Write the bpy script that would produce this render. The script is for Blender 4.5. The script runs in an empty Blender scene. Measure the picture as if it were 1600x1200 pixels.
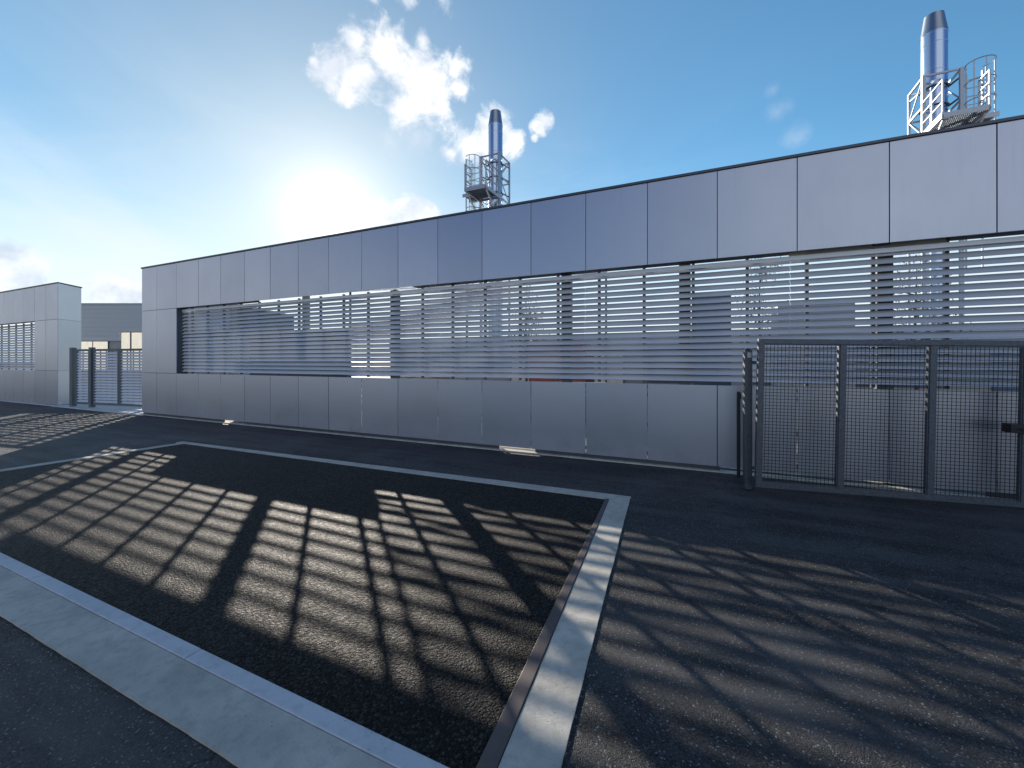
import bpy, math, random
from mathutils import Vector
random.seed(7)
SC = bpy.context.scene
COL = SC.collection
R = math.radians

# ------------------------------------------------------------------ camera
H = 1.66; D = 6.96; YAW = 24.67; F = 654.0
cam = bpy.data.cameras.new('camera'); camo = bpy.data.objects.new('camera', cam); COL.objects.link(camo)
cam.sensor_fit = 'HORIZONTAL'; cam.sensor_width = 36; cam.lens = F / 1600 * 36
cam.shift_y = -36 / 1600; cam.clip_start = 0.05; cam.clip_end = 5000
camo.location = (0, -D, H); camo.rotation_euler = (R(90), 0, R(YAW))
SC.camera = camo
_s, _c = math.sin(R(YAW)), math.cos(R(YAW))
def ray(px, py):                         # world direction of a pixel of the photograph (used to work out measurements)
    a = (px - 800) / F; b = (564 - py) / F
    return Vector((a * _c - _s, a * _s + _c, b))
def gnd(px, py, z=0.0):                  # the ground point behind a pixel
    r = ray(px, py); t = (z - H) / r.z
    return (r.x * t, -D + r.y * t)
def onwall(px, y=0.0):                   # X on the plane Y=y
    r = ray(px, 564); t = (y + D) / r.y
    return r.x * t

# ------------------------------------------------------------------ sun and sky
SUN = ray(517, 338).normalized()
EL = math.asin(SUN.z)
sl = bpy.data.lights.new('sun', 'SUN'); sl.energy = 5.0; sl.angle = R(0.45); sl.color = (1.0, 0.90, 0.78)
so = bpy.data.objects.new('sun', sl); COL.objects.link(so); so.location = SUN * 50
so.rotation_euler = (-SUN).to_track_quat('-Z', 'Y').to_euler()

W = bpy.data.worlds.new('World'); SC.world = W; W.use_nodes = True
nt = W.node_tree; N = nt.nodes; L = nt.links
for n in list(N): N.remove(n)
def nd(t, **k):
    n = N.new(t)
    for a, b in k.items(): setattr(n, a, b)
    return n
def mth(op, a, b=None, c=None, clamp=False):
    n = nd('ShaderNodeMath', operation=op); n.use_clamp = clamp
    for i, v in enumerate((a, b, c)):
        if v is None: continue
        if isinstance(v, (int, float)): n.inputs[i].default_value = v
        else: L.new(v, n.inputs[i])
    return n.outputs[0]
def vmth(op, a, b=None):
    n = nd('ShaderNodeVectorMath', operation=op)
    for i, v in enumerate((a, b)):
        if v is None: continue
        if isinstance(v, (tuple, Vector)): n.inputs[i].default_value = tuple(v)
        else: L.new(v, n.inputs[i])
    return n.outputs['Value'] if op in ('DOT_PRODUCT', 'DISTANCE', 'LENGTH') else n.outputs['Vector']
def smooth(x, lo, hi):
    n = nd('ShaderNodeMapRange', interpolation_type='SMOOTHSTEP')
    L.new(x, n.inputs[0]); n.inputs[1].default_value = lo; n.inputs[2].default_value = hi
    return n.outputs[0]
def mixc(f, a, b, bt='MIX'):
    n = nd('ShaderNodeMixRGB', blend_type=bt)
    for i, v in enumerate((f, a, b)):
        if isinstance(v, (int, float)): n.inputs[i].default_value = v
        elif isinstance(v, tuple): n.inputs[i].default_value = (*v, 1)
        else: L.new(v, n.inputs[i])
    return n.outputs[0]
sky = nd('ShaderNodeTexSky'); sky.sky_type = 'NISHITA'; sky.sun_disc = False
sky.sun_elevation = EL; sky.sun_rotation = math.atan2(SUN.x, SUN.y)
sky.altitude = 200; sky.air_density = 1.0; sky.dust_density = 0.25; sky.ozone_density = 1.6
V = nd('ShaderNodeTexCoord').outputs['Generated']
V = vmth('NORMALIZE', V)
col = mixc(1.0, sky.outputs[0], (0.84, 1.20, 1.20), 'MULTIPLY')
front = smooth(vmth('DOT_PRODUCT', V, (-0.4175, 0.9087, 0)), -0.45, 0.55)
col = mixc(1.0, col, mixc(front, (0.38, 0.60, 1.08), (1.12, 1.34, 1.48)), 'MULTIPLY')
near = smooth(vmth('DISTANCE', V, SUN), 1.0, 0.1)
col = mixc(1.0, col, mixc(near, (1, 1, 1), (.60, .62, .62)), 'MULTIPLY')
hs = nd('ShaderNodeHueSaturation'); hs.inputs['Saturation'].default_value = 1.0; L.new(col, hs.inputs['Color']); col = hs.outputs[0]
# aureole round the sun
sd = vmth('DISTANCE', V, SUN)
glow = mth('ADD', mth('MULTIPLY', mth('POWER', 2.718, mth('MULTIPLY', sd, -34.0)), 30.0),
           0.0)
hz = mth('MULTIPLY', mth('POWER', 2.718, mth('MULTIPLY', sd, -4.6)), 1.05, clamp=True)
col = mixc(hz, col, (8.9, 9.0, 9.2))
gc = nd('ShaderNodeVectorMath', operation='SCALE'); gc.inputs[0].default_value = (1.0, 0.97, 0.90); L.new(glow, gc.inputs['Scale'])
col = mixc(1.0, col, gc.outputs[0], 'ADD')
# noise fields
def noise(scale, detail, rough, dist=0.0, vec=None, zs=1.0):
    m = nd('ShaderNodeMapping'); m.inputs['Scale'].default_value = (1, 1, zs); L.new(vec or V, m.inputs[0])
    n = nd('ShaderNodeTexNoise'); n.inputs['Scale'].default_value = scale; n.inputs['Detail'].default_value = detail
    n.inputs['Roughness'].default_value = rough; n.inputs['Distortion'].default_value = dist
    L.new(m.outputs[0], n.inputs['Vector']); return n.outputs['Fac']
sep = nd('ShaderNodeSeparateXYZ'); L.new(V, sep.inputs[0]); VZ = sep.outputs[2]
# thin veil of high cloud, denser to the horizon
veil = noise(2.2, 6, 0.6, 0.6, zs=3.5)
veil = mth('MULTIPLY', smooth(veil, 0.38, 0.72), smooth(VZ, 0.62, 0.02))
toward = smooth(sd, 1.05, 0.25)
veil = mth('MULTIPLY', veil, mth('ADD', mth('MULTIPLY', toward, 0.45), 0.05), clamp=True)
col = mixc(mth('MULTIPLY', veil, 0.95), col, (8.4, 8.8, 9.4))
# pale bright band low over the horizon on the sunward side
low = mth('MAXIMUM', mth('MULTIPLY', smooth(VZ, 0.38, 0.04), smooth(sd, 1.3, 0.35)), mth('MULTIPLY', smooth(VZ, 0.36, 0.08), smooth(sd, 2.0, 1.2)))
col = mixc(mth('MULTIPLY', low, 0.80), col, (8.8, 9.0, 9.3))
# long streaks of cirrus fanning out on the left
ca, cb = Vector((_c * .79, _s * .79, .61)), Vector((_c * .61, _s * .61, -.79))
cv = nd('ShaderNodeCombineXYZ'); L.new(mth('MULTIPLY', vmth('DOT_PRODUCT', V, ca), 5.5), cv.inputs[0]); L.new(mth('MULTIPLY', vmth('DOT_PRODUCT', V, cb), 1.4), cv.inputs[1])
cn_ = nd('ShaderNodeTexNoise'); cn_.inputs['Scale'].default_value = 1.0; cn_.inputs['Detail'].default_value = 7; cn_.inputs['Roughness'].default_value = .55; cn_.inputs['Distortion'].default_value = .4
L.new(cv.outputs[0], cn_.inputs['Vector'])
cir = mth('MULTIPLY', smooth(cn_.outputs['Fac'], .35, .80), smooth(vmth('DISTANCE', V, ray(120, 380).normalized()), .50, .12))
col = mixc(mth('MULTIPLY', cir, .42), col, (8.6, 8.9, 9.3))
# cloud banks out of view, over the shoulder and far to the left, mirrored by the metal
bank = smooth(vmth('DISTANCE', V, Vector((.55, -1, .30)).normalized()), .88, .25)
bank = mth('MULTIPLY', bank, mth('ADD', mth('MULTIPLY', smooth(noise(3.0, 6, .6), .35, .65), .5), .5))
col = mixc(mth('MULTIPLY', bank, .9), col, (9.0, 9.5, 10.1))
bank = smooth(vmth('DISTANCE', V, Vector((-1.4, -.5, .18)).normalized()), .60, .10)
col = mixc(mth('MULTIPLY', bank, .75), col, (6.3, 6.5, 7.1))
# cumulus, as clusters of puffs
fine = mth('SUBTRACT', noise(9.0, 9, 0.66, 0.5), 0.5)
med = mth('SUBTRACT', noise(26.0, 6, 0.62, 0.3), 0.5)
def puffs(lst, f1, f2, lo, hi):
    best = None
    for (x, y, r) in lst:
        dv = vmth('DISTANCE', V, ray(x, y).normalized())
        k = ray(x, y).length
        v = mth('SUBTRACT', 1.0, mth('MULTIPLY', dv, F / r * k ** 1.3))
        best = v if best is None else mth('SMOOTH_MAX', best, v, 0.35)
    s = mth('ADD', mth('ADD', best, mth('MULTIPLY', fine, f1)), mth('MULTIPLY', med, f2))
    return smooth(s, lo, hi)
A = puffs([(515, 105, 38), (560, 120, 58), (552, 62, 24), (615, 95, 58), (660, 62, 24), (660, 120, 62), (706, 100, 34),
           (635, 165, 40), (680, 155, 40), (718, 140, 24), (545, 150, 26), (492, 98, 14)], 2.1, 1.3, 0.02, 0.75)
B = puffs([(726, 224, 40), (768, 214, 46), (804, 222, 22), (704, 240, 20)], 2.0, 1.2, 0.02, 0.75)
Cc = puffs([(850, 188, 15), (842, 200, 15), (834, 215, 9)], 2.4, 2.6, 0.0, 0.9)
Dd = puffs([(640, 330, 34), (668, 332, 24), (600, 345, 34)], 1.2, 1.0, 0.0, 0.5)
Ee = puffs([(640, -8, 26), (690, -6, 30), (585, -12, 16)], 2.2, 2.0, 0.15, 1.3)
Ww = puffs([(1215, 175, 34), (1240, 215, 38), (1205, 140, 24)], 2.2, 0.8, 0.2, 1.5)
Gg = puffs([(20, 425, 60), (-40, 420, 60), (170, 455, 36), (205, 458, 26)], 1.3, 0.8, 0.0, 0.5)
Hh = puffs([(650, 215, 40), (610, 225, 30)], 2.0, 1.0, 0.15, 1.4)
shade = mixc(smooth(noise(14.0, 5, 0.6), 0.35, 0.62), (7.4, 7.9, 8.8), (10.5, 10.5, 10.5))
def over(c, m, k=1.0, s=None): return mixc(mth('MULTIPLY', m, k, clamp=True), c, s or shade)
for m, k in ((Hh, .35), (Ww, .28), (Ee, .8), (Dd, .8), (B, .97), (Cc, .9), (A, .98)): col = over(col, m, k)
col = over(col, Gg, 0.65, mixc(smooth(noise(11.0, 4, .6), 0.4, 0.6), (5.2, 6.0, 7.3), (9.6, 9.6, 9.9)))
# clouds elsewhere over the dome, so that the metal has something to mirror
els = mth('MULTIPLY', smooth(noise(2.6, 8, 0.6, 0.3, zs=2.0), 0.56, 0.72), smooth(sd, 1.2, 1.6))
col = mixc(mth('MULTIPLY', els, 0.7), col, (7.5, 7.6, 8.6))
bg = nd('ShaderNodeBackground'); bg.inputs['Strength'].default_value = 0.072; L.new(col, bg.inputs['Color'])
out = nd('ShaderNodeOutputWorld'); L.new(bg.outputs[0], out.inputs['Surface'])

vs = SC.view_settings; vs.view_transform = 'Standard'; vs.look = 'None'; vs.gamma = 1; vs.exposure = 0.65; vs.use_curve_mapping = False

# ------------------------------------------------------------------ helpers
class MB:
    def __init__(s): s.v = []; s.f = []
    def hexa(s, p):                       # 8 points: bottom 4 ccw, top 4 ccw
        b = len(s.v); s.v += [tuple(q) for q in p]
        s.f += [tuple(b + i for i in q) for q in ((3, 2, 1, 0), (4, 5, 6, 7), (0, 1, 5, 4), (1, 2, 6, 5), (2, 3, 7, 6), (3, 0, 4, 7))]
        return s
    def box(s, x0, x1, y0, y1, z0, z1):
        return s.hexa([(x0, y0, z0), (x1, y0, z0), (x1, y1, z0), (x0, y1, z0), (x0, y0, z1), (x1, y0, z1), (x1, y1, z1), (x0, y1, z1)])
    def bar(s, a, b, w, h=None, up=(0, 0, 1)):     # rectangular bar from a to b
        a = Vector(a); b = Vector(b); h = h or w; d = (b - a).normalized(); u = Vector(up)
        if abs(d.dot(u)) > .97: u = Vector((0, 1, 0))
        sx = d.cross(u).normalized() * (w / 2); uz = sx.cross(d).normalized() * (h / 2)
        return s.hexa([a - sx - uz, a + sx - uz, b + sx - uz, b - sx - uz, a - sx + uz, a + sx + uz, b + sx + uz, b - sx + uz])
    def tube(s, pts, r, n=8, caps=True, closed=False):
        pts = [Vector(p) for p in pts]; m = len(pts); rings = []
        rr = r if isinstance(r, (list, tuple)) else [r] * m
        for i, p in enumerate(pts):
            a = pts[(i - 1) % m] if (i or closed) else p; c = pts[(i + 1) % m] if (i < m - 1 or closed) else p
            d = (c - a).normalized(); u = Vector((0, 0, 1)) if abs(d.z) < .9 else Vector((0, 1, 0))
            x = d.cross(u).normalized(); y = x.cross(d).normalized(); k = len(s.v)
            for j in range(n):
                t = 2 * math.pi * j / n; s.v.append(tuple(p + x * math.cos(t) * rr[i] + y * math.sin(t) * rr[i]))
            rings.append(k)
        for i in range(m if closed else m - 1):
            a, b = rings[i], rings[(i + 1) % m]
            for j in range(n): s.f.append((a + j, a + (j + 1) % n, b + (j + 1) % n, b + j))
        if caps and not closed:
            s.f.append(tuple(rings[0] + j for j in range(n))[::-1]); s.f.append(tuple(rings[-1] + j for j in range(n)))
        return s
    def lathe(s, prof, cx, cy, n=40):
        b = len(s.v)
        for (r, z) in prof:
            for j in range(n):
                t = 2 * math.pi * j / n; s.v.append((cx + r * math.cos(t), cy + r * math.sin(t), z))
        for i in range(len(prof) - 1):
            for j in range(n): s.f.append((b + i * n + j, b + i * n + (j + 1) % n, b + (i + 1) * n + (j + 1) % n, b + (i + 1) * n + j))
        return s
    def poly(s, pts, z0, z1):
        b = len(s.v); n = len(pts)
        s.v += [(x, y, z0) for x, y in pts] + [(x, y, z1) for x, y in pts]
        s.f.append(tuple(b + n + i for i in range(n))); s.f.append(tuple(b + i for i in range(n))[::-1])
        for i in range(n): s.f.append((b + i, b + (i + 1) % n, b + n + (i + 1) % n, b + n + i))
        return s
    def build(s, name, m, parent=None, smooth=False, bevel=0.0, loc=None, under=None):
        me = bpy.data.meshes.new(name); me.from_pydata(s.v, [], s.f); me.update()
        o = bpy.data.objects.new(name, me); COL.objects.link(o); me.materials.append(m)
        if under:                          # blades: undersides darkened to cancel sun bounced between them
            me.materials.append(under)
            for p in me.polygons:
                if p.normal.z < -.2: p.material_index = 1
        if parent: o.parent = parent
        if loc: o.location = loc
        if smooth:
            for p in me.polygons: p.use_smooth = True
            try: me.set_sharp_from_angle(angle=R(35))
            except Exception: pass
        if bevel:
            bv = o.modifiers.new('bevel', 'BEVEL'); bv.width = bevel; bv.segments = 2; bv.limit_method = 'ANGLE'
        return o
def thing(name, label, cat, loc=(0, 0, 0), rot=(0, 0, 0), group=None):
    o = bpy.data.objects.new(name, None); COL.objects.link(o); o.location = loc; o.rotation_euler = rot
    o.empty_display_size = .2
    o['label'] = label; o['category'] = cat
    if group: o['group'] = group
    return o
def tag(o, label, cat, group=None):
    o['label'] = label; o['category'] = cat
    if group: o['group'] = group
    return o
def struct(o, label=None):
    o['kind'] = 'structure'
    if label: o['label'] = label
    return o

# ------------------------------------------------------------------ materials
class NT:
    def __init__(s, name):
        s.m = bpy.data.materials.new(name); s.m.use_nodes = True; s.t = s.m.node_tree
        s.p = s.t.nodes['Principled BSDF']; s.co = s.t.nodes.new('ShaderNodeTexCoord').outputs['Object']
    def n(s, t, **k):
        n = s.t.nodes.new(t)
        for a, b in k.items(): setattr(n, a, b)
        return n
    def l(s, a, b): s.t.links.new(a, b)
    def map(s, scale=(1, 1, 1), rot=(0, 0, 0)):
        m = s.n('ShaderNodeMapping'); m.inputs['Scale'].default_value = scale; m.inputs['Rotation'].default_value = rot
        s.l(s.co, m.inputs[0]); return m.outputs[0]
    def noise(s, scale, detail=4, rough=.6, vec=None, out='Fac'):
        n = s.n('ShaderNodeTexNoise'); n.inputs['Scale'].default_value = scale; n.inputs['Detail'].default_value = detail
        n.inputs['Roughness'].default_value = rough; s.l(vec or s.co, n.inputs['Vector']); return n.outputs[out]
    def voro(s, scale, out='Distance', vec=None, feature='F1'):
        n = s.n('ShaderNodeTexVoronoi'); n.feature = feature; n.inputs['Scale'].default_value = scale
        s.l(vec or s.co, n.inputs['Vector']); return n.outputs[out]
    def rng(s, x, a, b, c, d):
        n = s.n('ShaderNodeMapRange'); s.l(x, n.inputs[0])
        for i, v in enumerate((a, b, c, d)): n.inputs[i + 1].default_value = v
        return n.outputs[0]
    def mix(s, f, a, b, bt='MIX'):
        n = s.n('ShaderNodeMixRGB', blend_type=bt)
        for i, v in enumerate((f, a, b)):
            if isinstance(v, (int, float)): n.inputs[i].default_value = v
            elif isinstance(v, tuple): n.inputs[i].default_value = (*v, 1)
            else: s.l(v, n.inputs[i])
        return n.outputs[0]
    def mul(s, a, b, op='MULTIPLY'):
        n = s.n('ShaderNodeMath', operation=op)
        for i, v in enumerate((a, b)):
            if isinstance(v, (int, float)): n.inputs[i].default_value = v
            else: s.l(v, n.inputs[i])
        return n.outputs[0]
    def bump(s, h, dist, strength=1.0, prev=None):
        b = s.n('ShaderNodeBump'); b.inputs['Distance'].default_value = dist; b.inputs['Strength'].default_value = strength
        s.l(h, b.inputs['Height'])
        if prev: s.l(prev, b.inputs['Normal'])
        s.l(b.outputs[0], s.p.inputs['Normal']); return b.outputs[0]
    def set(s, **k):
        for a, v in k.items():
            i = s.p.inputs[{'base': 'Base Color', 'rough': 'Roughness', 'metal': 'Metallic', 'spec': 'Specular IOR Level'}[a]]
            if isinstance(v, (int, float)): i.default_value = v
            elif isinstance(v, tuple): i.default_value = (*v, 1)
            else: s.l(v, i)
        return s.m

def asphalt(name, dark, light, stone, bumpd, rough, worn=0.0, chips=.8):
    t = NT(name)
    cell = t.voro(stone, 'Color'); dst = t.voro(stone, 'Distance')
    bw = t.n('ShaderNodeSeparateColor'); t.l(cell, bw.inputs[0])
    c = t.mix(t.mul(bw.outputs[0], bw.outputs[0]), dark, light)
    big = t.noise(1.1, 6, .65)
    c = t.mix(1.0, c, t.mix(t.rng(big, .3, .7, 0, 1), (.72, .72, .72), (1.2, 1.2, 1.2)), 'MULTIPLY')
    # pale chips
    chip = t.rng(bw.outputs[1], .965, .98, 0, 1)
    c = t.mix(t.mul(chip, chips), c, tuple(min(1, 5 * x) for x in light))
    if worn:
        lanes = t.noise(1.0, 5, .6, t.map((.35, 3.2, 1), (0, 0, .05)))
        c = t.mix(t.mul(t.rng(lanes, .4, .65, 0, 1), worn), c, tuple(2.2 * x for x in light))
    if not worn: c = t.mix(t.rng(dst, .38, .62, 0, .85), c, (.002, .002, .002))
    dust = t.mul(t.rng(t.noise(.45, 8, .72), .50, .68, 0, 1), .40 if worn else .08)
    c = t.mix(dust, c, tuple(min(1, 2.3 * x) for x in light))
    st = t.rng(t.noise(1.7, 3, .5), .66, .74, 0, 1)
    c = t.mix(t.mul(st, .6), c, dark)
    if worn:
        wn = t.n('ShaderNodeVectorMath', operation='ADD'); t.l(t.co, wn.inputs[0]); t.l(t.noise(1.5, 4, .6, out='Color'), wn.inputs[1])
        ck = t.rng(t.voro(.42, 'Distance', wn.outputs[0], 'DISTANCE_TO_EDGE'), .0, .0045, 1, 0)
        c = t.mix(t.mul(ck, .85), c, (.003, .003, .003))
    h = t.mul(t.rng(dst, .22, .55, 1, 0), t.rng(bw.outputs[2], 0, 1, .35, 1))
    h = t.mul(h, t.mul(t.noise(stone * 2.2, 3, .6), .35), 'ADD')
    n1 = t.bump(t.noise(3.5, 5, .6), .012, .5)
    t.bump(h, bumpd, 1.0, n1)
    r = t.rng(bw.outputs[1], 0, 1, rough - .1, rough + .12)
    return t.set(base=c, rough=r, spec=.28 if worn else .16)
M = {}
M['asphalt'] = asphalt('fine asphalt', (.006, .007, .008), (.062, .064, .066), 150, .004, .60, .35)
M['coarse'] = asphalt('coarse asphalt', (.003, .003, .0035), (.066, .064, .060), 66, .012, .62, 0, .12)

def concrete(name, c0, c1, rough=.8):
    t = NT(name)
    a = t.noise(2.3, 8, .65); b = t.noise(16, 6, .7); g = t.noise(260, 3, .7)
    c = t.mix(t.rng(a, .3, .7, 0, 1), c0, c1)
    c = t.mix(t.mul(t.rng(b, .48, .72, 0, 1), .5), c, tuple(.6 * x for x in c0))
    c = t.mix(t.mul(t.rng(g, .35, .75, 0, 1), .25), c, tuple(1.25 * x for x in c1))
    pits = t.rng(t.voro(38, 'Distance'), .0, .16, 1, 0)
    pm = t.mul(pits, t.rng(t.noise(5, 3), .48, .58, 0, 1))
    c = t.mix(t.mul(pm, .65), c, tuple(.3 * x for x in c0))
    n1 = t.bump(t.mul(b, 1), .006, .6); n1 = t.bump(g, .0015, .7, n1); t.bump(t.mul(pm, -1), .004, 1, n1)
    return t.set(base=c, rough=rough, spec=.35)
M['concrete'] = concrete('concrete', (.34, .325, .28), (.60, .57, .49))
M['kerb'] = concrete('pale kerb concrete', (.50, .515, .53), (.60, .61, .62), .7)
M['yard'] = concrete('yard concrete', (.36, .34, .30), (.48, .45, .40))

def metal(name, c, rough, metalness, streak=.06, scale=(220, 220, 1.5), spots=.0, aniso=0.0):
    t = NT(name)
    s = t.noise(1.0, 4, .7, t.map(scale)); b = t.noise(.9, 5, .6); f = t.noise(700, 2, .6)
    cc = t.mix(t.mul(t.rng(s, .3, .7, 0, 1), streak), c, tuple(.55 * x for x in c))
    cc = t.mix(t.mul(t.rng(b, .35, .7, 0, 1), streak), cc, tuple(min(1, 1.2 * x) for x in c))
    if spots:
        v = t.voro(55, 'Color'); sc = t.n('ShaderNodeSeparateColor'); t.l(v, sc.inputs[0])
        cc = t.mix(t.mul(sc.outputs[0], spots), cc, tuple(.45 * x for x in c))
    t.bump(f, .0006, .35)
    r = t.mul(t.rng(s, .3, .7, -.03, .03), t.rng(b, .3, .7, rough - .03, rough + .04), 'ADD')
    m = t.set(base=cc, rough=r, metal=metalness)
    return m
M['panel'] = metal('brushed aluminium cladding', (.45, .475, .53), .34, .88, .06)
def panel_detail(m):
    t = NT.__new__(NT); t.m = m; t.t = m.node_tree; t.p = t.t.nodes['Principled BSDF']; t.co = t.t.nodes['Texture Coordinate'].outputs['Object']
    src = t.p.inputs['Base Color'].links[0].from_socket; rs = t.p.inputs['Roughness'].links[0].from_socket
    oi = t.n('ShaderNodeObjectInfo').outputs['Random']
    c = t.mix(1.0, src, t.mix(oi, (.91, .92, .93), (1.05, 1.05, 1.04)), 'MULTIPLY')
    sp = t.n('ShaderNodeSeparateXYZ'); t.l(t.co, sp.inputs[0])
    n = t.noise(3.0, 7, .7); n2 = t.noise(1.0, 5, .7, t.map((14, 14, .8)))
    spl = t.mul(t.rng(sp.outputs[2], .42, .04, 0, 1), t.rng(n, .38, .62, 0, 1))       # dried splash low down
    run = t.mul(t.rng(n2, .55, .78, 0, 1), .06)                                       # faint runs
    f = t.mul(t.mul(spl, .38), run, 'ADD')
    c = t.mix(f, c, (.17, .165, .16)); t.l(c, t.p.inputs['Base Color'])
    t.l(t.mul(rs, t.mul(f, .5), 'ADD'), t.p.inputs['Roughness'])
    t.l(t.rng(f, 0, .6, .85, .2), t.p.inputs['Metallic'])
panel_detail(M['panel'])
M['slat'] = metal('anodised louvre blade', (.74, .76, .79), .5, .35, .06, (2, 200, 200))
M['dark'] = metal('dark coated steel', (.05, .055, .062), .5, .3, .1)
M['under'] = metal('dark blade underside', (.03, .033, .04), .7, .2, .05)  # shade put into the colour, cancelling sun bounced between blades
M['coping'] = metal('dark coping', (.10, .105, .12), .45, .6, .1)
M['galv'] = metal('galvanised steel', (.125, .14, .16), .5, .65, .15, (30, 30, 30), .55)
M['wire'] = metal('dull mesh wire', (.025, .028, .032), .55, .5, .1)
M['towersteel'] = metal('tower galvanised steel', (.42, .44, .47), .45, .7, .1, (20, 20, 20))
M['stainless'] = metal('stainless flue', (.50, .58, .68), .22, 1.0, .04, (3, 3, 60))  # blue of the mirrored sky mixed into the steel colour
M['flue_cap'] = metal('darker flue cap', (.36, .38, .41), .3, .9, .1)  # cap metal a little darker than the flue
M['gategrey'] = metal('grey painted gate steel', (.13, .15, .155), .5, .2, .08)
M['cladding'] = metal('grey profiled cladding', (.60, .62, .63), .55, .2, .08, (1, 1, 90))
M['rust'] = metal('weathered steel edging', (.12, .095, .09), .55, .35, .5, (12, 12, 12))
def plain(name, c, rough=.6, metalness=0, var=.12, sc=4, emit=0):
    t = NT(name); a = t.noise(sc, 6, .65)
    cc = t.mix(t.rng(a, .3, .7, 0, 1), tuple(x * (1 - var) for x in c), tuple(x * (1 + var) for x in c))
    t.bump(t.noise(80, 3), .001, .4)
    if emit: t.l(cc, t.p.inputs['Emission Color']); t.p.inputs['Emission Strength'].default_value = emit
    return t.set(base=cc, rough=rough, metal=metalness)
M['cream'] = plain('cream blinds', (.85, .77, .60), .5)
M['lit'] = plain('backlit cream glazing', (.85, .76, .58), .5, emit=.42)  # glow stands in for daylight coming through the panes
M['black'] = plain('black rubber', (.012, .012, .013), .5)
M['render'] = plain('pale render wall', (.38, .37, .34), .85)
M['bluegrey'] = plain('blue grey sheet', (.10, .13, .18), .45)
M['redpaint'] = plain('red painted steel', (.22, .05, .05), .45)
M['steelframe'] = plain('steel column paint', (.12, .13, .14), .5)

# ------------------------------------------------------------------ ground
def sheet(pts, z): b = MB(); b.v = [(x, y, z) for x, y in pts]; b.f = [tuple(range(len(pts)))]; return b
struct(sheet([(-900, -900), (900, -900), (900, 900), (-900, 900)], 0.0).build('ground', M['asphalt']), 'dark fine asphalt ground')
struct(sheet([(-60, .3), (40, .3), (40, 40), (-60, 40)], .004).build('yard', M['yard']), 'pale concrete yard behind the metal screen')

struct(sheet([(-70, -60), (45, -60), (45, -11.5), (-70, -11.5)], .004).build('reflector', M['yard']), 'pale concrete forecourt beyond the asphalt, added behind the viewpoint to brighten the metal')  # unseen sunlit ground added so the lower panels mirror something bright
def wob(p, q, n, amp, seed):
    rnd = random.Random(seed); P = Vector(p); Q = Vector(q); d = (Q - P); nn = Vector((-d.y, d.x)).normalized(); o = []; w = 0
    for i in range(n + 1):
        w = .7 * w + rnd.uniform(-amp, amp); o.append(tuple(P + d * (i / n) + nn * (w if 0 < i < n else 0)))
    return o
# parking bay of coarse asphalt, 5 mm proud of the base sheet
bl, br = gnd(288, 694), gnd(946, 781)                   # back corners (inner)
fl = (gnd(-200, 769)[0], 0); Yf = gnd(0, 866)[1]
def onY(px_a, py_a, px_b, py_b, Y):                     # ground line through two pixels, at a given Y
    a, b = gnd(px_a, py_a), gnd(px_b, py_b); t = (Y - a[1]) / (b[1] - a[1]); return (a[0] + (b[0] - a[0]) * t, Y)
FR = onY(946, 781, 752, 1192, Yf)                       # front right inner
LL = onY(288, 694, 0, 737.8, Yf)                        # front left
struct(sheet([bl, LL, FR, br][::1], .005).build('parking_bay', M['coarse']), 'coarse black asphalt bay framed by concrete strips')
# front strip: pale smooth kerb and wide concrete strip
Yk = Yf - .085; Yo = gnd(0, 962)[1]
front = MB(); q = LL[0] - 3.0
while q < FR[0] + .04:
    e_ = min(q + 2.0, FR[0] + .04); front.box(q + .003, e_ - .003, Yk + random.uniform(-.0015, .0015), Yf, -.02, .020 + random.uniform(-.0015, .0015)); q += 2.0
struct(front.build('kerb_front', M['kerb'], bevel=.004), 'smooth pale kerb edge along the front of the bay')
edge = wob((LL[0] - 3.0, Yo), (FR[0] + 2.6, Yo), 260, .0016, 3)
fs = MB().poly(edge + [(FR[0] + 2.6, Yk - .006), (LL[0] - 3.0, Yk - .006)], -.02, .014)
struct(fs.build('concrete_strip', M['concrete']), 'wide rough concrete strip in front of the bay')
# right strip
RTo = gnd(984, 781); RBo = onY(984, 790, 877, 1200, Yk - .004); RTi = br; RBi = (FR[0], Yk - .004)
def lerp(a, b, t): return (a[0] + (b[0] - a[0]) * t, a[1] + (b[1] - a[1]) * t)
inn = (lerp(RTi, RTo, .10), lerp(RBi, RBo, .30))
inn = ((RTi[0] + .045, RTi[1]), (RBi[0] + .085, RBi[1]))
eo = wob(RTo, RBo, 90, .0014, 5)
rs = MB().poly(eo[::-1] + [inn[0], inn[1]][::1], -.02, .012)
struct(rs.build('concrete_strip_right', M['concrete']), 'concrete strip along the right side of the bay')
re_ = MB().poly([(RTi[0], RTi[1]), (RBi[0], RBi[1]), (inn[1][0] - .004, inn[1][1]), (inn[0][0] - .004, inn[0][1])], -.02, .018)
struct(re_.build('steel_edging', M['rust'], bevel=.003), 'brown weathered steel edging beside the right concrete strip')
# back strip
bo_l = gnd(290, 691.5); bo_r = gnd(984, 775.5)
bs_e = wob((bl[0] - .3, bo_l[1] + .02), (RTo[0], RTo[1] + .10), 120, .0014, 8)
bs = MB().poly([(bl[0] - .3, bl[1] - .0), br, (RTo[0], RTo[1] + .0)] + bs_e[::-1], -.02, .010)
struct(bs.build('concrete_strip_back', M['concrete']), 'narrow concrete strip along the back of the bay')
# left kerb line
kd = Vector((LL[0] - bl[0], LL[1] - bl[1])).normalized(); kn = Vector((-kd.y, kd.x)); kn = kn if kn.x < 0 else -kn
a = Vector(bl); b2 = Vector(LL)
ls = MB().poly([tuple(a), tuple(a + kn * .17), tuple(b2 + kn * .17), tuple(b2)], -.02, .013)
struct(ls.build('kerb_left', M['concrete']), 'thin concrete kerb along the left side of the bay')

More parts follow.
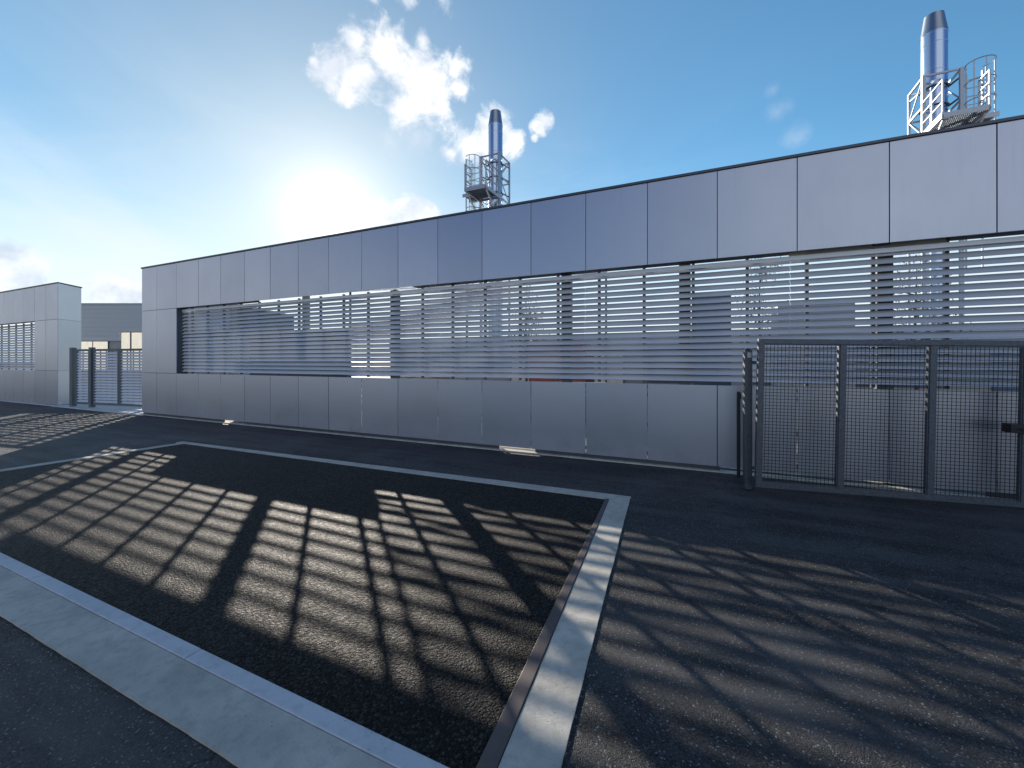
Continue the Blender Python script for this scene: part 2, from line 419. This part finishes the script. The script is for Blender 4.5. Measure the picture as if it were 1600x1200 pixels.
# ------------------------------------------------------------------ louvre screen walls
ZL, ZB, ZT = 1.30, 3.19, 4.50          # lower panel top, upper band bottom, top of cladding
PITCH = .1
def blades(mb, x0, x1, z0, n, y0=.13, chord=(.080, .086), th=.0035, joint=3.0, pitch=PITCH, seed=1):
    rnd = random.Random(seed)
    x = x0
    cuts = [x0]
    while x < x1 - joint * .6: x += joint; cuts.append(min(x, x1))
    if len(cuts) == 1: cuts.append(x1)
    cuts[-1] = x1
    ln = math.hypot(*chord); nx, nz = -chord[1] / ln * th, chord[0] / ln * th
    for i in range(n):
        z = z0 + i * pitch
        for a, b in zip(cuts[:-1], cuts[1:]):
            dz = rnd.uniform(-.0015, .0015); dy = rnd.uniform(-.001, .001)
            Y0, Z0, Y1, Z1 = y0 + dy, z + dz, y0 + dy + chord[0], z + dz + chord[1]
            mb.hexa([(a + .002, Y0, Z0), (b - .002, Y0, Z0), (b - .002, Y1, Z1), (a + .002, Y1, Z1),
                     (a + .002, Y0 + nx, Z0 + nz), (b - .002, Y0 + nx, Z0 + nz), (b - .002, Y1 + nx, Z1 + nz), (a + .002, Y1 + nx, Z1 + nz)])
    return mb
PR = random.Random(11)
def panel(parent, x0, x1, z0, z1, name='cladding_panel', g=.005, y=0.0):
    w, h = x1 - x0 - 2 * g, z1 - z0 - 2 * g
    mb = MB(); tx, tz = PR.uniform(-.0035, .0035), PR.uniform(-.0035, .0035)
    def yy(u, v): return y + tx * u * .7 + tz * v * .7
    p = []
    t = .025
    for yb in (0, 1):
        for (u, v) in ((-.5, -.5), (.5, -.5), (.5, .5), (-.5, .5)):
            p.append((x0 + g + w * (u + .5), yy(u, v) + (t if yb else 0), z0 + g + h * (v + .5)))
    mb.hexa(p)
    mb.f = [f[::-1] for f in mb.f]
    return mb.build(name, M['panel'], parent, bevel=.0015)

main = thing('screen_wall', 'long silver metal screen wall with louvred band, right of the far gate', 'wall', (0, 0, 0))
XE = -15.75
seams = [XE, -14.92, -13.90] + [3.177 - k for k in range(16, -1, -1)] + [4.177, 5.177, 6.177, 7.177]
XR = seams[-1]
for a, b in zip(seams[:-1], seams[1:]): panel(main, a, b, ZB, ZT)
for a, b in zip(seams[:2], seams[1:3]): panel(main, a, b, ZL, ZB)
lows = [XE, -14.92, -13.90] + [3.177 - k for k in range(16, -1, -1)] + [4.177, 5.177, 6.177, 7.177]
for a, b in zip(lows[:-1], lows[1:]): panel(main, a, b, .08, ZL, g=.0055)
MB().box(XE - .03, XR, -.02, .33, ZT, ZT + .04).build('coping', M['coping'], main, bevel=.004)
back = MB().box(XE + .01, XR, .03, .30, ZB + .09, ZT - .002)
back.build('backing_board', M['dark'], main)
hb = MB()
for a, b in ((XE + .01, onwall(388)), (onwall(640), onwall(1238)), (onwall(1372), onwall(1398)), (onwall(1492), XR)): hb.box(a, b, .032, .298, ZB + .015, ZB + .088)
hb.build('head_board', M['dark'], main)
MB().box(onwall(1238), onwall(1492), .2, .29, ZB - .01, ZB + .089).build('gap_light_board', M['render'], main)  # pale board standing in for light seen through the head gap
MB().box(XE + .012, -13.92, .03, .30, .08, ZB + .015).build('end_pillar_backing', M['dark'], main)
MB().box(-13.918, -13.895, .031, .30, ZL, ZB).build('jamb', M['coping'], main)
# horizontal rails behind the lower panels
rails = MB()
for z in (.16, .62, 1.10, 1.225): rails.box(-13.9, XR, .03, .07, z, z + .05)
rails.build('panel_rail', M['dark'], main)
# cover strips behind closed seams
cs = MB(); openk = {round(onwall(x), 2) for x in ()}
for sx in lows[3:-1]:
    if min(abs(sx - onwall(x)) for x in (756, 915, 1010, 1243)) < .2: continue
    cs.box(sx - .03, sx + .03, .072, .09, .1, ZL - .01)
cs.build('seam_cover', M['dark'], main)
# plinth and skirting
MB().box(XE - .1, XR, -.04, .10, 0.0, .022).build('plinth', M['concrete'], main, bevel=.005)
sk = MB(); segs = [(XE, onwall(348)), (onwall(380), onwall(778)), (onwall(835), onwall(1125)), (3.1, XR)]
for a, b in segs: sk.box(a, b, .04, .06, .023, .1)
sk.build('skirting', M['coping'], main)
# louvres
NB = 18
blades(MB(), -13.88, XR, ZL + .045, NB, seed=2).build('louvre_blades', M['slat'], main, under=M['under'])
MB().box(-13.88, XR, .128, .150, ZB - .095, ZB - .035).build('head_slat', M['slat'], main)
# mullions
x = onwall(501, .24); xs = []
k = -8
while x + k * .745 < XR - .1:
    q = x + k * .745
    if q > -13.7: xs.append(q)
    k += 1
for q in xs: MB().box(q - .022, q + .022, .224, .27, ZL, ZB + .018).build('mullion', M['steelframe'], main)
for px in (616, 885, 1070, 1382):
    q = onwall(px, .30); MB().box(q - .085, q + .085, .272, .40, .036, ZB + .018).build('post', M['steelframe'], main)

left = thing('screen_wall', 'short silver metal screen wall with louvred band at the far left edge', 'wall')
XJ = -21.44
ls_ = [XJ - .98 * i for i in range(0, 13)]
for i in range(12): panel(left, ls_[i + 1], ls_[i], ZB, ZT)
for i in range(2): panel(left, ls_[i + 1], ls_[i], ZL, ZB)
for i in range(12): panel(left, ls_[i + 1], ls_[i], .04, ZL)
MB().box(ls_[-1], XJ - .26, .03, .30, ZB + .02, ZT - .002).build('backing_board', M['dark'], left)
MB().box(ls_[2] + .01, XJ - .26, .03, .30, .05, ZB + .018).build('end_pillar_backing', M['dark'], left)
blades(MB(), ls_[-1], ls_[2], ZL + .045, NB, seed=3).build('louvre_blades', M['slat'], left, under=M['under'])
for i in range(14):
    q = ls_[2] - .35 - i * .745
    if q > ls_[-1]: MB().box(q - .022, q + .022, .224, .27, ZL, ZB).build('mullion', M['steelframe'], left)
# slanting end face
ex, ey = XJ - .62, .86
def slab(p, q, z0, z1, th=.025, g=.004):
    P = Vector((*p, 0)); Q = Vector((*q, 0)); d = (Q - P).normalized(); n = Vector((d.y, -d.x, 0)); n = n if n.x > 0 else -n
    a = P + d * g; b = Q - d * g
    return MB().hexa([a, b, b - n * th, a - n * th] if False else [(*(v.xy), z0 + g) for v in (a - n * th, b - n * th, b, a)] +
                     [(*(v.xy), z1 - g) for v in (a - n * th, b - n * th, b, a)])
for z0, z1 in ((.04, ZL), (ZL, ZB), (ZB, ZT)): slab((XJ + .012, .012), (ex, ey), z0, z1).build('end_panel', M['panel'], left)
MB().poly([(XJ - .03, .035), (ex - .03, ey - .02), (ls_[1], ey - .02), (ls_[1], .31), (XJ - .262, .31), (XJ - .262, .035)], .0, ZT - .003).build('end_core', M['dark'], left)
MB().poly([(XJ + .03, -.02), (XJ + .03, .02), (ex + .02, ey + .02), (ls_[1] - .1, ey + .02), (ls_[1] - .1, .33), (ls_[-1], .33), (ls_[-1], -.02)], ZT, ZT + .04).build('coping', M['coping'], left)
MB().box(ls_[-1], XJ + .05, -.05, .02, 0, .035).build('plinth', M['kerb'], left)

# ------------------------------------------------------------------ far gate between the two walls
ga, gb = Vector((-20.55, .10, 0)), Vector((-16.2, .78, 0))
gd = (gb - ga); GL = gd.length; gang = math.atan2(gd.y, gd.x)
fg = thing('yard_gate', 'grey framed double gate with pale horizontal slats between the two silver walls', 'gate', ga, (0, 0, gang))
struct(MB().poly([(-21.6, -.10), (-15.5, -.10), (-15.5, 1.6), (-21.6, 1.6)], .0, .03).build('threshold', M['kerb']), 'pale concrete threshold under the far gate')
def gframe(x0, x1, z0, z1, w=.075):
    m = MB(); m.box(x0, x0 + w, 0, .06, z0, z1); m.box(x1 - w, x1, 0, .06, z0, z1)
    m.box(x0 + w, x1 - w, 0, .06, z1 - w, z1); m.box(x0 + w, x1 - w, 0, .06, z0, z0 + w); return m
for (x0, x1) in ((.12, .86), (1.02, 2.32), (2.34, 3.66), (3.68, 4.95)):
    lf = gframe(x0, x1, .12, 2.08).build('gate_leaf', M['gategrey'], fg, bevel=.004)
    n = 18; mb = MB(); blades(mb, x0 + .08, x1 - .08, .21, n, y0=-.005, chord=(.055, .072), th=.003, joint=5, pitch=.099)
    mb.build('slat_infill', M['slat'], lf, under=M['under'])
    st = MB()
    q = x0 + .3
    while q < x1 - .15: st.box(q - .02, q + .02, .052, .070, .2, 2.0); q += .29
    st.build('back_strut', M['gategrey'], lf)
for x0, x1 in ((-.12, .02), (.88, 1.0)):
    MB().box(x0, x1, -.04, .10, .03, 2.14).build('gate_post', M['gategrey'], fg, bevel=.005)

# ------------------------------------------------------------------ near mesh gate on the right
A0 = Vector((.584, -.93, .08)); B0 = Vector((3.22, -.37, .027)); e = (B0 - A0); ang = math.atan2(e.y, e.x); tilt = math.atan2(-e.z, math.hypot(e.x, e.y))
mg = thing('mesh_gate', 'galvanised steel gate with welded wire mesh standing open before the silver wall', 'gate', A0, (0, tilt, ang))
def gx(px):                                # distance along the gate for a pixel column
    r = ray(px, 564); ex_, ey_ = math.cos(ang), math.sin(ang)
    # solve cam + t r = A + s e
    det = r.x * (-ey_) - r.y * (-ex_); bx, by = A0.x, A0.y + D
    t = (bx * (-ey_) - by * (-ex_)) / det; return (r.x * t - A0.x) * ex_ + (-D + r.y * t - A0.y) * ey_
GH = 1.857; w = .062
g1, g2, g3 = gx(1313), gx(1454), gx(1601)
GE = g3 + (g3 - g2)
fr = MB(); fr.box(0, w, 0, w, 0, GH).box(GE - w, GE, 0, w, 0, GH).box(w, GE - w, 0, w, GH - w, GH).box(w, GE - w, 0, w, 0, w)
fr.build('frame', M['galv'], mg, bevel=.004)
xsM = [0 + w / 2, g1, g2, g3, GE - w / 2]
for g in (g1, g2, g3): MB().box(g - w / 2, g + w / 2, .001, w - .001, w, GH - w).build('upright', M['galv'], mg, bevel=.004)
for a, b in zip(xsM[:-1], xsM[1:]):
    x0, x1 = a + w / 2 , b - w / 2
    m = MB(); n = round((x1 - x0) / .042)
    for i in range(1, n): q = x0 + (x1 - x0) * i / n; m.tube([(q, w / 2, w), (q, w / 2, GH - w)], 0.0031, 6, False)
    nz = round((GH - 2 * w) / .040)
    for i in range(1, nz): z = w + (GH - 2 * w) * i / nz; m.tube([(x0, w / 2 - .005, z), (x1, w / 2 - .005, z)], 0.0031, 6, False)
    m.build('mesh_infill', M['wire'], mg, smooth=True)
    c = MB(); c.box(x0, x0 + .012, .012, .05, w, GH - w).box(x1 - .012, x1, .012, .05, w, GH - w).box(x0 + .012, x1 - .012, .012, .05, w, w + .012).box(x0 + .012, x1 - .012, .012, .05, GH - w - .012, GH - w)
    c.build('mesh_clip_strip', M['galv'], mg)
lk = MB().box(g3 - .16, g3 + .1, -.03, .09, .83, .93).build('lock_box', M['black'], mg, bevel=.006)
MB().tube([(g3 + .02, -.03, .88), (g3 + .02, -.075, .88), (g3 - .10, -.075, .88)], .009, 10).build('handle', M['black'], lk, smooth=True)
# gate post with toothed catch plate
gp = gnd(1168, 763)
pp = thing('gate_post', 'dark galvanised post with toothed strip at the left end of the mesh gate', 'post', (gp[0], gp[1], 0), (0, 0, ang))
MB().box(-.045, .045, -.045, .045, 0, 1.80).build('shaft', M['galv'], pp, bevel=.005)
MB().box(-.03, .03, -.03, .03, 1.80, 1.815).build('cap', M['black'], pp, bevel=.004)
tm = MB()
for i in range(9):
    z = .98 + i * .093
    tm.hexa([(-.052, .0, z + .07), (-.047, .0, z + .055), (-.047, .004, z + .055), (-.052, .004, z + .07),
             (-.066, .0, z + .075), (-.030 - .018, .0, z), (-.048, .004, z), (-.066, .004, z + .075)])
tm = MB()
for i in range(9):
    z = .98 + i * .093
    tm.bar((-.075, -.02, z + .07), (-.040, -.02, z), .006, .007)
tm.build('toothed_strip', M['towersteel'], pp)
MB().box(-.02, .03, -.065, -.046, 1.70, 1.77).build('hinge_bracket', M['towersteel'], pp, bevel=.003)
MB().box(.045, .10, -.01, .01, 1.62, 1.66).build('hinge', M['galv'], pp); MB().box(.045, .10, -.01, .01, .25, .29).build('hinge', M['galv'], pp)
bp = gnd(1154, 746)
b_ = MB().box(-.022, .022, -.022, .022, 0, 1.22); b_.box(.022, .034, -.01, .01, 1.12, 1.2)
tag(b_.build('fence_post', M['black'], bevel=.004, loc=(bp[0], bp[1], 0)), 'thin low black post just left of the toothed gate post', 'post')

# ------------------------------------------------------------------ chimneys and access towers
def chimney(x, y, label, zb):
    c = thing('chimney', label, 'chimney', (x, y, zb), group='stainless steel flues rising behind the wall')
    top = 13.72 - zb; r = .345
    MB().lathe([(r, 0), (r, top - .66)], 0, 0, 64).build('flue', M['stainless'], c, smooth=True)
    MB().lathe([(r + .006, top - .66), (r + .004, top - .63), (.262, top - .02), (.262, top), (.24, top), (.24, top - .5)], 0, 0, 64).build('cone', M['flue_cap'], c, smooth=True)
    for z in (top - .68, top - 1.04, top - 2.0, top - 2.95, top - 3.9):
        MB().lathe([(r + .0005, z - .03), (r + .009, z - .025), (r + .009, z + .0), (r + .0005, z + .005)], 0, 0, 64).build('band', M['stainless'], c, smooth=True)
    return c
def tower(x, y, sx, label, zb):
    t = thing('access_tower', label, 'tower', (x, y, zb), group='steel access towers around the flues')
    zt = 11.42 - zb; zp = 9.35 - zb; hx = .48; hy = .56; st = M['towersteel']
    corners = [(-hx, -hy), (hx, -hy), (hx, hy), (-hx, hy)]
    for i, (px, py) in enumerate(corners):
        w = .10 if i in (0, 1) else .07
        MB().box(px - w / 2, px + w / 2, py - w / 2, py + w / 2, 0, zt).build('post', st, t)
    levels = [zt - .03, zt - 1.05, zt - 2.07, zt - 3.1, zt - 4.2, zt - 5.4]
    for z in levels:
        for a, c in zip(corners, corners[1:] + corners[:1]):
            if z < levels[0] and a == corners[0] and z > zp - .2: continue
            MB().bar((*a, z), (*c, z), .055, .055).build('horizontal_beam', st, t)
    for i in range(5):
        for k, (a, c) in enumerate(((corners[1], corners[2]), (corners[2], corners[3]), (corners[3], corners[0]))):
            p, q = (a, c) if (i + k) % 2 else (c, a)
            MB().bar((*p, levels[i]), (*q, levels[i + 1]), .032, .032).build('diagonal_brace', st, t)
    for z in (zt - .28, zt - .95, zt - 1.7):
        cl = MB()
        cl.tube([(.37 * math.cos(k * math.pi / 14), .37 * math.sin(k * math.pi / 14), z) for k in range(28)], .022, 6, closed=True)
        for ax in (-1, 1):
            cl.bar((ax * .36, 0, z), (ax * hx, -hy, z), .035, .05); cl.bar((ax * .36, 0, z), (ax * hx, hy, z), .035, .05)
        cl.build('flue_clamp', M['coping'], t)
    # platform in front of the tower, with a short landing to the ladder
    y0, y1 = -hy - 1.42, -hy - .06; x0, x1 = -hx - .06, hx + .06
    cx, cy, rr = sx * .92, -hy - .02, .35
    pl = MB()
    for i in range(24): q = x0 + .02 + i * (x1 - x0 - .04) / 23; pl.box(q - .004, q + .004, y0 + .04, y1 - .04, zp, zp + .035)
    for i in range(16): q = y0 + .05 + i * (y1 - y0 - .1) / 15; pl.box(x0, x1, q, q + .006, zp + .012, zp + .03)
    pl.build('grating', M['galv'], t)
    a, b = sorted((sx * (hx + .09), sx * (hx + .52))); ya, yb = cy - rr - .45, cy - rr * .6
    MB().box(a, b, ya, yb, zp, zp + .035).build('landing', M['galv'], t)
    ed = MB(); ed.box(x0, x1, y0, y0 + .04, zp - .10, zp + .06).box(x0, x1, y1 - .04, y1, zp - .12, zp)
    ed.box(x0 - .02, x0 + .02, y0, y1, zp - .10, zp + .08).box(x1 - .02, x1 + .02, y0, y1, zp - .12, zp + .0)
    ed.box(a, b, ya - .03, ya, zp - .10, zp + .05).box(a, b, yb, yb + .03, zp - .12, zp)
    ed.build('platform_edge', st, t)
    for qx in (-hx, hx): MB().bar((qx, -hy - .05, zp - 1.05), (qx, y0 + .12, zp - .12), .05, .05).build('support_bracket', st, t)
    o = -sx                                   # the railed side is away from the ladder
    def rail(p, q, n=2):
        m = MB()
        for i in range(n + 1):
            u = Vector(p).lerp(Vector(q), i / n); m.bar((*u, zp), (*u, zp + 1.12), .045, .045)
        for zh in (1.1, .74, .40): m.bar((*p, zp + zh), (*q, zp + zh), .038, .038)
        m.build('guard_rail', st, t)
    rail((o * (hx + .05), y0 + .02), (o * (hx + .05), y1 - .02))
    rail((sx * (hx + .05), y0 + .02), (sx * (hx + .05), ya - .05), 1)
    zb0 = max(.1, zp - 4.6); ztop = zt + .02
    for q in (-.2, .2):
        MB().bar((cx + q, cy + .33, zb0), (cx + q, cy + .33, ztop - .1), .035, .06).build('ladder_rail', st, t)
    z = zb0 + .2
    while z < ztop - .2:
        MB().bar((cx - .18, cy + .33, z), (cx + .18, cy + .33, z), .028, .028).build('rung', st, t); z += .28
    z = ztop; cg = MB()
    while z > zb0 + 1.6:
        cg.tube([(cx + rr * math.cos(a_), cy + rr * math.sin(a_), z) for a_ in [R(55) - k * R(290) / 22 for k in range(23)]], .016, 6); z -= .62
    for k in range(7):
        a_ = R(45) - k * R(270) / 6; cg.bar((cx + rr * math.cos(a_), cy + rr * math.sin(a_), zb0 + 1.6), (cx + rr * math.cos(a_), cy + rr * math.sin(a_), ztop), .03, .012)
    cg.build('safety_cage', st, t)
    return t
c1 = (-9.2, 11.15); c2 = (7.3, 12.5); ROOF = 2.7
chimney(*c1, 'narrow looking shiny flue, the left one, rising above the middle of the wall', ROOF)
tower(*c1, -1, 'small distant steel access tower with ladder cage around the left flue', ROOF)
chimney(*c2, 'large shiny flue with pale sunlit left flank at the top right', ROOF)
tower(*c2, 1, 'steel access tower with ladder cage around the flue at the top right', ROOF)

# ------------------------------------------------------------------ what stands behind the screen
fb = thing('factory', 'low flat roofed factory seen through the louvres behind the long silver wall', 'building', (0, 8.8, 0))
MB().box(-13.5, 16, 0, 7.5, 0, 2.15).build('wall', M['render'], fb)
MB().box(-13.6, 16.1, -.12, 7.6, 2.15, 2.7).build('fascia', M['cladding'], fb)
rnd = random.Random(4); x = -13.0
while x < 15:
    ww = rnd.choice((.9, 1.6, 2.4)); z1 = rnd.choice((1.9, 2.1)); z0 = rnd.choice((.9, .05, 1.2))
    wf = MB().box(x, x + ww, -.04, -.002, z0, z1).build('window', M['steelframe'], fb)
    MB().box(x + .06, x + ww - .06, -.05, -.042, z0 + .06, z1 - .06).build('pane', M['cream'] if rnd.random() < .4 else M['bluegrey'], wf)
    x += ww + rnd.uniform(.5, 1.4)
cn = thing('sunblocker', 'flat canopy on columns, unseen, added to shade the ground, behind the left half of the long silver wall', 'sunblocker', (0, 0, 0))
MB().box(-15.7, -9.8, 2.25, 3.45, 4.14, 4.30).build('roof_slab', M['cladding'], cn)  # unseen slab added to block sun through the upper louvres
for q in (-11.6, -15.3): MB().box(q - .08, q + .08, 2.4, 2.56, 0, 4.139).build('column', M['render'], cn)  # column placed to cast the wide dark band on the bay
lw = MB().box(-13.6, -9.3, 1.95, 2.1, 0, 2.62)  # added to keep the back of the bay out of the sun
tag(lw.build('sunblock_wall', M['bluegrey']), 'dark blue grey wall added behind the louvres near the end pillar to block low sun', 'wall')
# louvred enclosure turned a little from the wall, added to break up sun streaks
en = thing('louvred_baffle', 'added louvred enclosure glimpsed behind the middle of the long silver wall', 'baffle', (-8.2, .95, 0), (0, 0, R(9)))
blades(MB(), 0, 6.4, .9, 24, y0=0, chord=(.045, .052), joint=3.2, pitch=.125, seed=9).build('louvre_blades', M['slat'], en)
for i in range(3): MB().box(i * 3.19 - .02, i * 3.19 + .02, .06, .10, 0, 3.6).build('post', M['steelframe'], en)
# trees between the screen and the factory
M['leaf'] = plain('leaf green', (.06, .085, .03), .6, 0, .5, 1.5)
M['bark'] = plain('bark', (.09, .07, .05), .9, 0, .3, 12)
def tree(x, y, h, seed, label):
    rd = random.Random(seed)
    t = thing('young_tree', label, 'tree', (x, y, 0), group='young trees in the yard')
    tr = MB(); tr.tube([(0, 0, 0), (.02, .01, h * .35), (-.02, .02, h * .6), (.01, 0, h * .92)], [.055, .045, .03, .008], 8)
    ends = []
    for i in range(16):
        z = h * rd.uniform(.38, .85); a = rd.uniform(0, 6.28); l = rd.uniform(.35, .8) * (1.15 - z / h)*1.4
        q = (l * math.cos(a), l * math.sin(a), z + l * .6); ends.append((q, l)); tr.tube([(0, 0, z), (q[0] * .5, q[1] * .5, z + l * .22), q], [.02, .014, .005], 5)
    tr.build('trunk', M['bark'], t, smooth=True)
    lf = MB(); ends.append(((0, 0, h * .95), .4))
    for (q, l) in ends:
        for i in range(110):
            c = Vector((q[0] + rd.gauss(0, .17), q[1] + rd.gauss(0, .17), q[2] + rd.gauss(0, .16)))
            u = Vector((rd.gauss(0, 1), rd.gauss(0, 1), rd.gauss(0, 1))).normalized(); v = u.orthogonal().normalized(); s_ = rd.uniform(.02, .04)
            b = len(lf.v); lf.v += [tuple(c - u * s_), tuple(c + v * s_ * .55), tuple(c + u * s_), tuple(c - v * s_ * .55)]; lf.f.append((b, b + 1, b + 2, b + 3))
    lf.build('crown', M['leaf'], t)
tree(-5.6, 6.4, 4.2, 1, 'young tree glimpsed through the louvres just left of the middle of the long wall')
tree(1.5, 7.4, 5.0, 2, 'young tree glimpsed through the louvres above the toothed gate post')
tree(4.9, 7.0, 4.4, 3, 'young tree glimpsed through the louvres at the far right of the long wall')
# a few plant units
for (x, y, sx_, sy, h, m, lab) in ((-3.6, 4.2, 1.6, 1.0, 2.1, 'redpaint', 'red plant cabinet glimpsed through the louvres in the middle of the wall'),
                                   (2.2, 4.6, 1.4, 1.0, 2.9, 'cladding', 'tall grey plant cabinet glimpsed through the louvres above the mesh gate'),
                                   (.2, 6.0, .9, .9, 3.4, 'bluegrey', 'tall blue grey cabinet glimpsed through louvres left of the mesh gate')):
    u = thing('plant_cabinet', lab, 'cabinet', (x, y, 0), group='plant cabinets in the yard')
    MB().box(-sx_ / 2, sx_ / 2, -sy / 2, sy / 2, .12, h).build('casing', M[m], u, bevel=.01)
    MB().box(-sx_ / 2 + .05, sx_ / 2 - .05, -sy / 2 + .05, sy / 2 - .05, .03, .118).build('base', M['steelframe'], u)
    for s_ in (-1, 1): MB().box(s_ * sx_ / 4 - sx_ / 5, s_ * sx_ / 4 + sx_ / 5, -sy / 2 - .015, -sy / 2 - .001, .3, h - .2).build('door', M[m], u, bevel=.004)

# grey profiled building in the gap on the left
gb_ = thing('workshop', 'grey ribbed metal building with cream windows between the two silver walls', 'building', (-38.7, 8.3, 0), (0, 0, R(YAW)))
def gxl(px, Z=30.0): return (px - 172) / F * Z
base = MB().box(-3.5, 9, .1, 8, 0, 3.3); base.build('wall', M['render'], gb_)
rb = MB(); z = 3.1; zt = 5.68; nrib = 8; hh = (zt - z) / nrib
for i in range(nrib):
    a = z + i * hh
    if a < 3.6: x1 = gxl(188)
    else: x1 = 9
    rb.hexa([(-3.5, -.02, a), (x1, -.02, a), (x1, .099, a), (-3.5, .099, a), (-3.5, -.12, a + hh * .86), (x1, -.12, a + hh * .86), (x1, .099, a + hh * .86), (-3.5, .099, a + hh * .86)])
    rb.box(-3.5, x1, .0, .099, a + hh * .86, a + hh)
rb.build('ribbed_cladding', M['cladding'], gb_)
MB().box(-3.52, 9.02, -.09, 8, zt, zt + .12).build('roof_edge', M['towersteel'], gb_)
MB().box(-3.5, 9, .1, 8, 3.305, zt).build('upper_core', M['dark'], gb_)
for (x0, x1, z0, z1) in ((gxl(120), gxl(168), 1.0, 3.09), (gxl(188), gxl(203), 1.0, 3.74), (gxl(204), gxl(232), 1.0, 3.74)):
    wf = MB().box(x0, x1, .02, .09, z0, z1).build('window', M['steelframe'], gb_)
    n = max(1, round((x1 - x0) / 1.4))
    for i in range(n):
        a, b = x0 + (x1 - x0) * i / n, x0 + (x1 - x0) * (i + 1) / n
        for c, d_ in ((z0, 2.45), (2.45, z1)): MB().box(a + .04, b - .04, .005, .019, c + .04, d_ - .04).build('pane', M['lit'], wf)
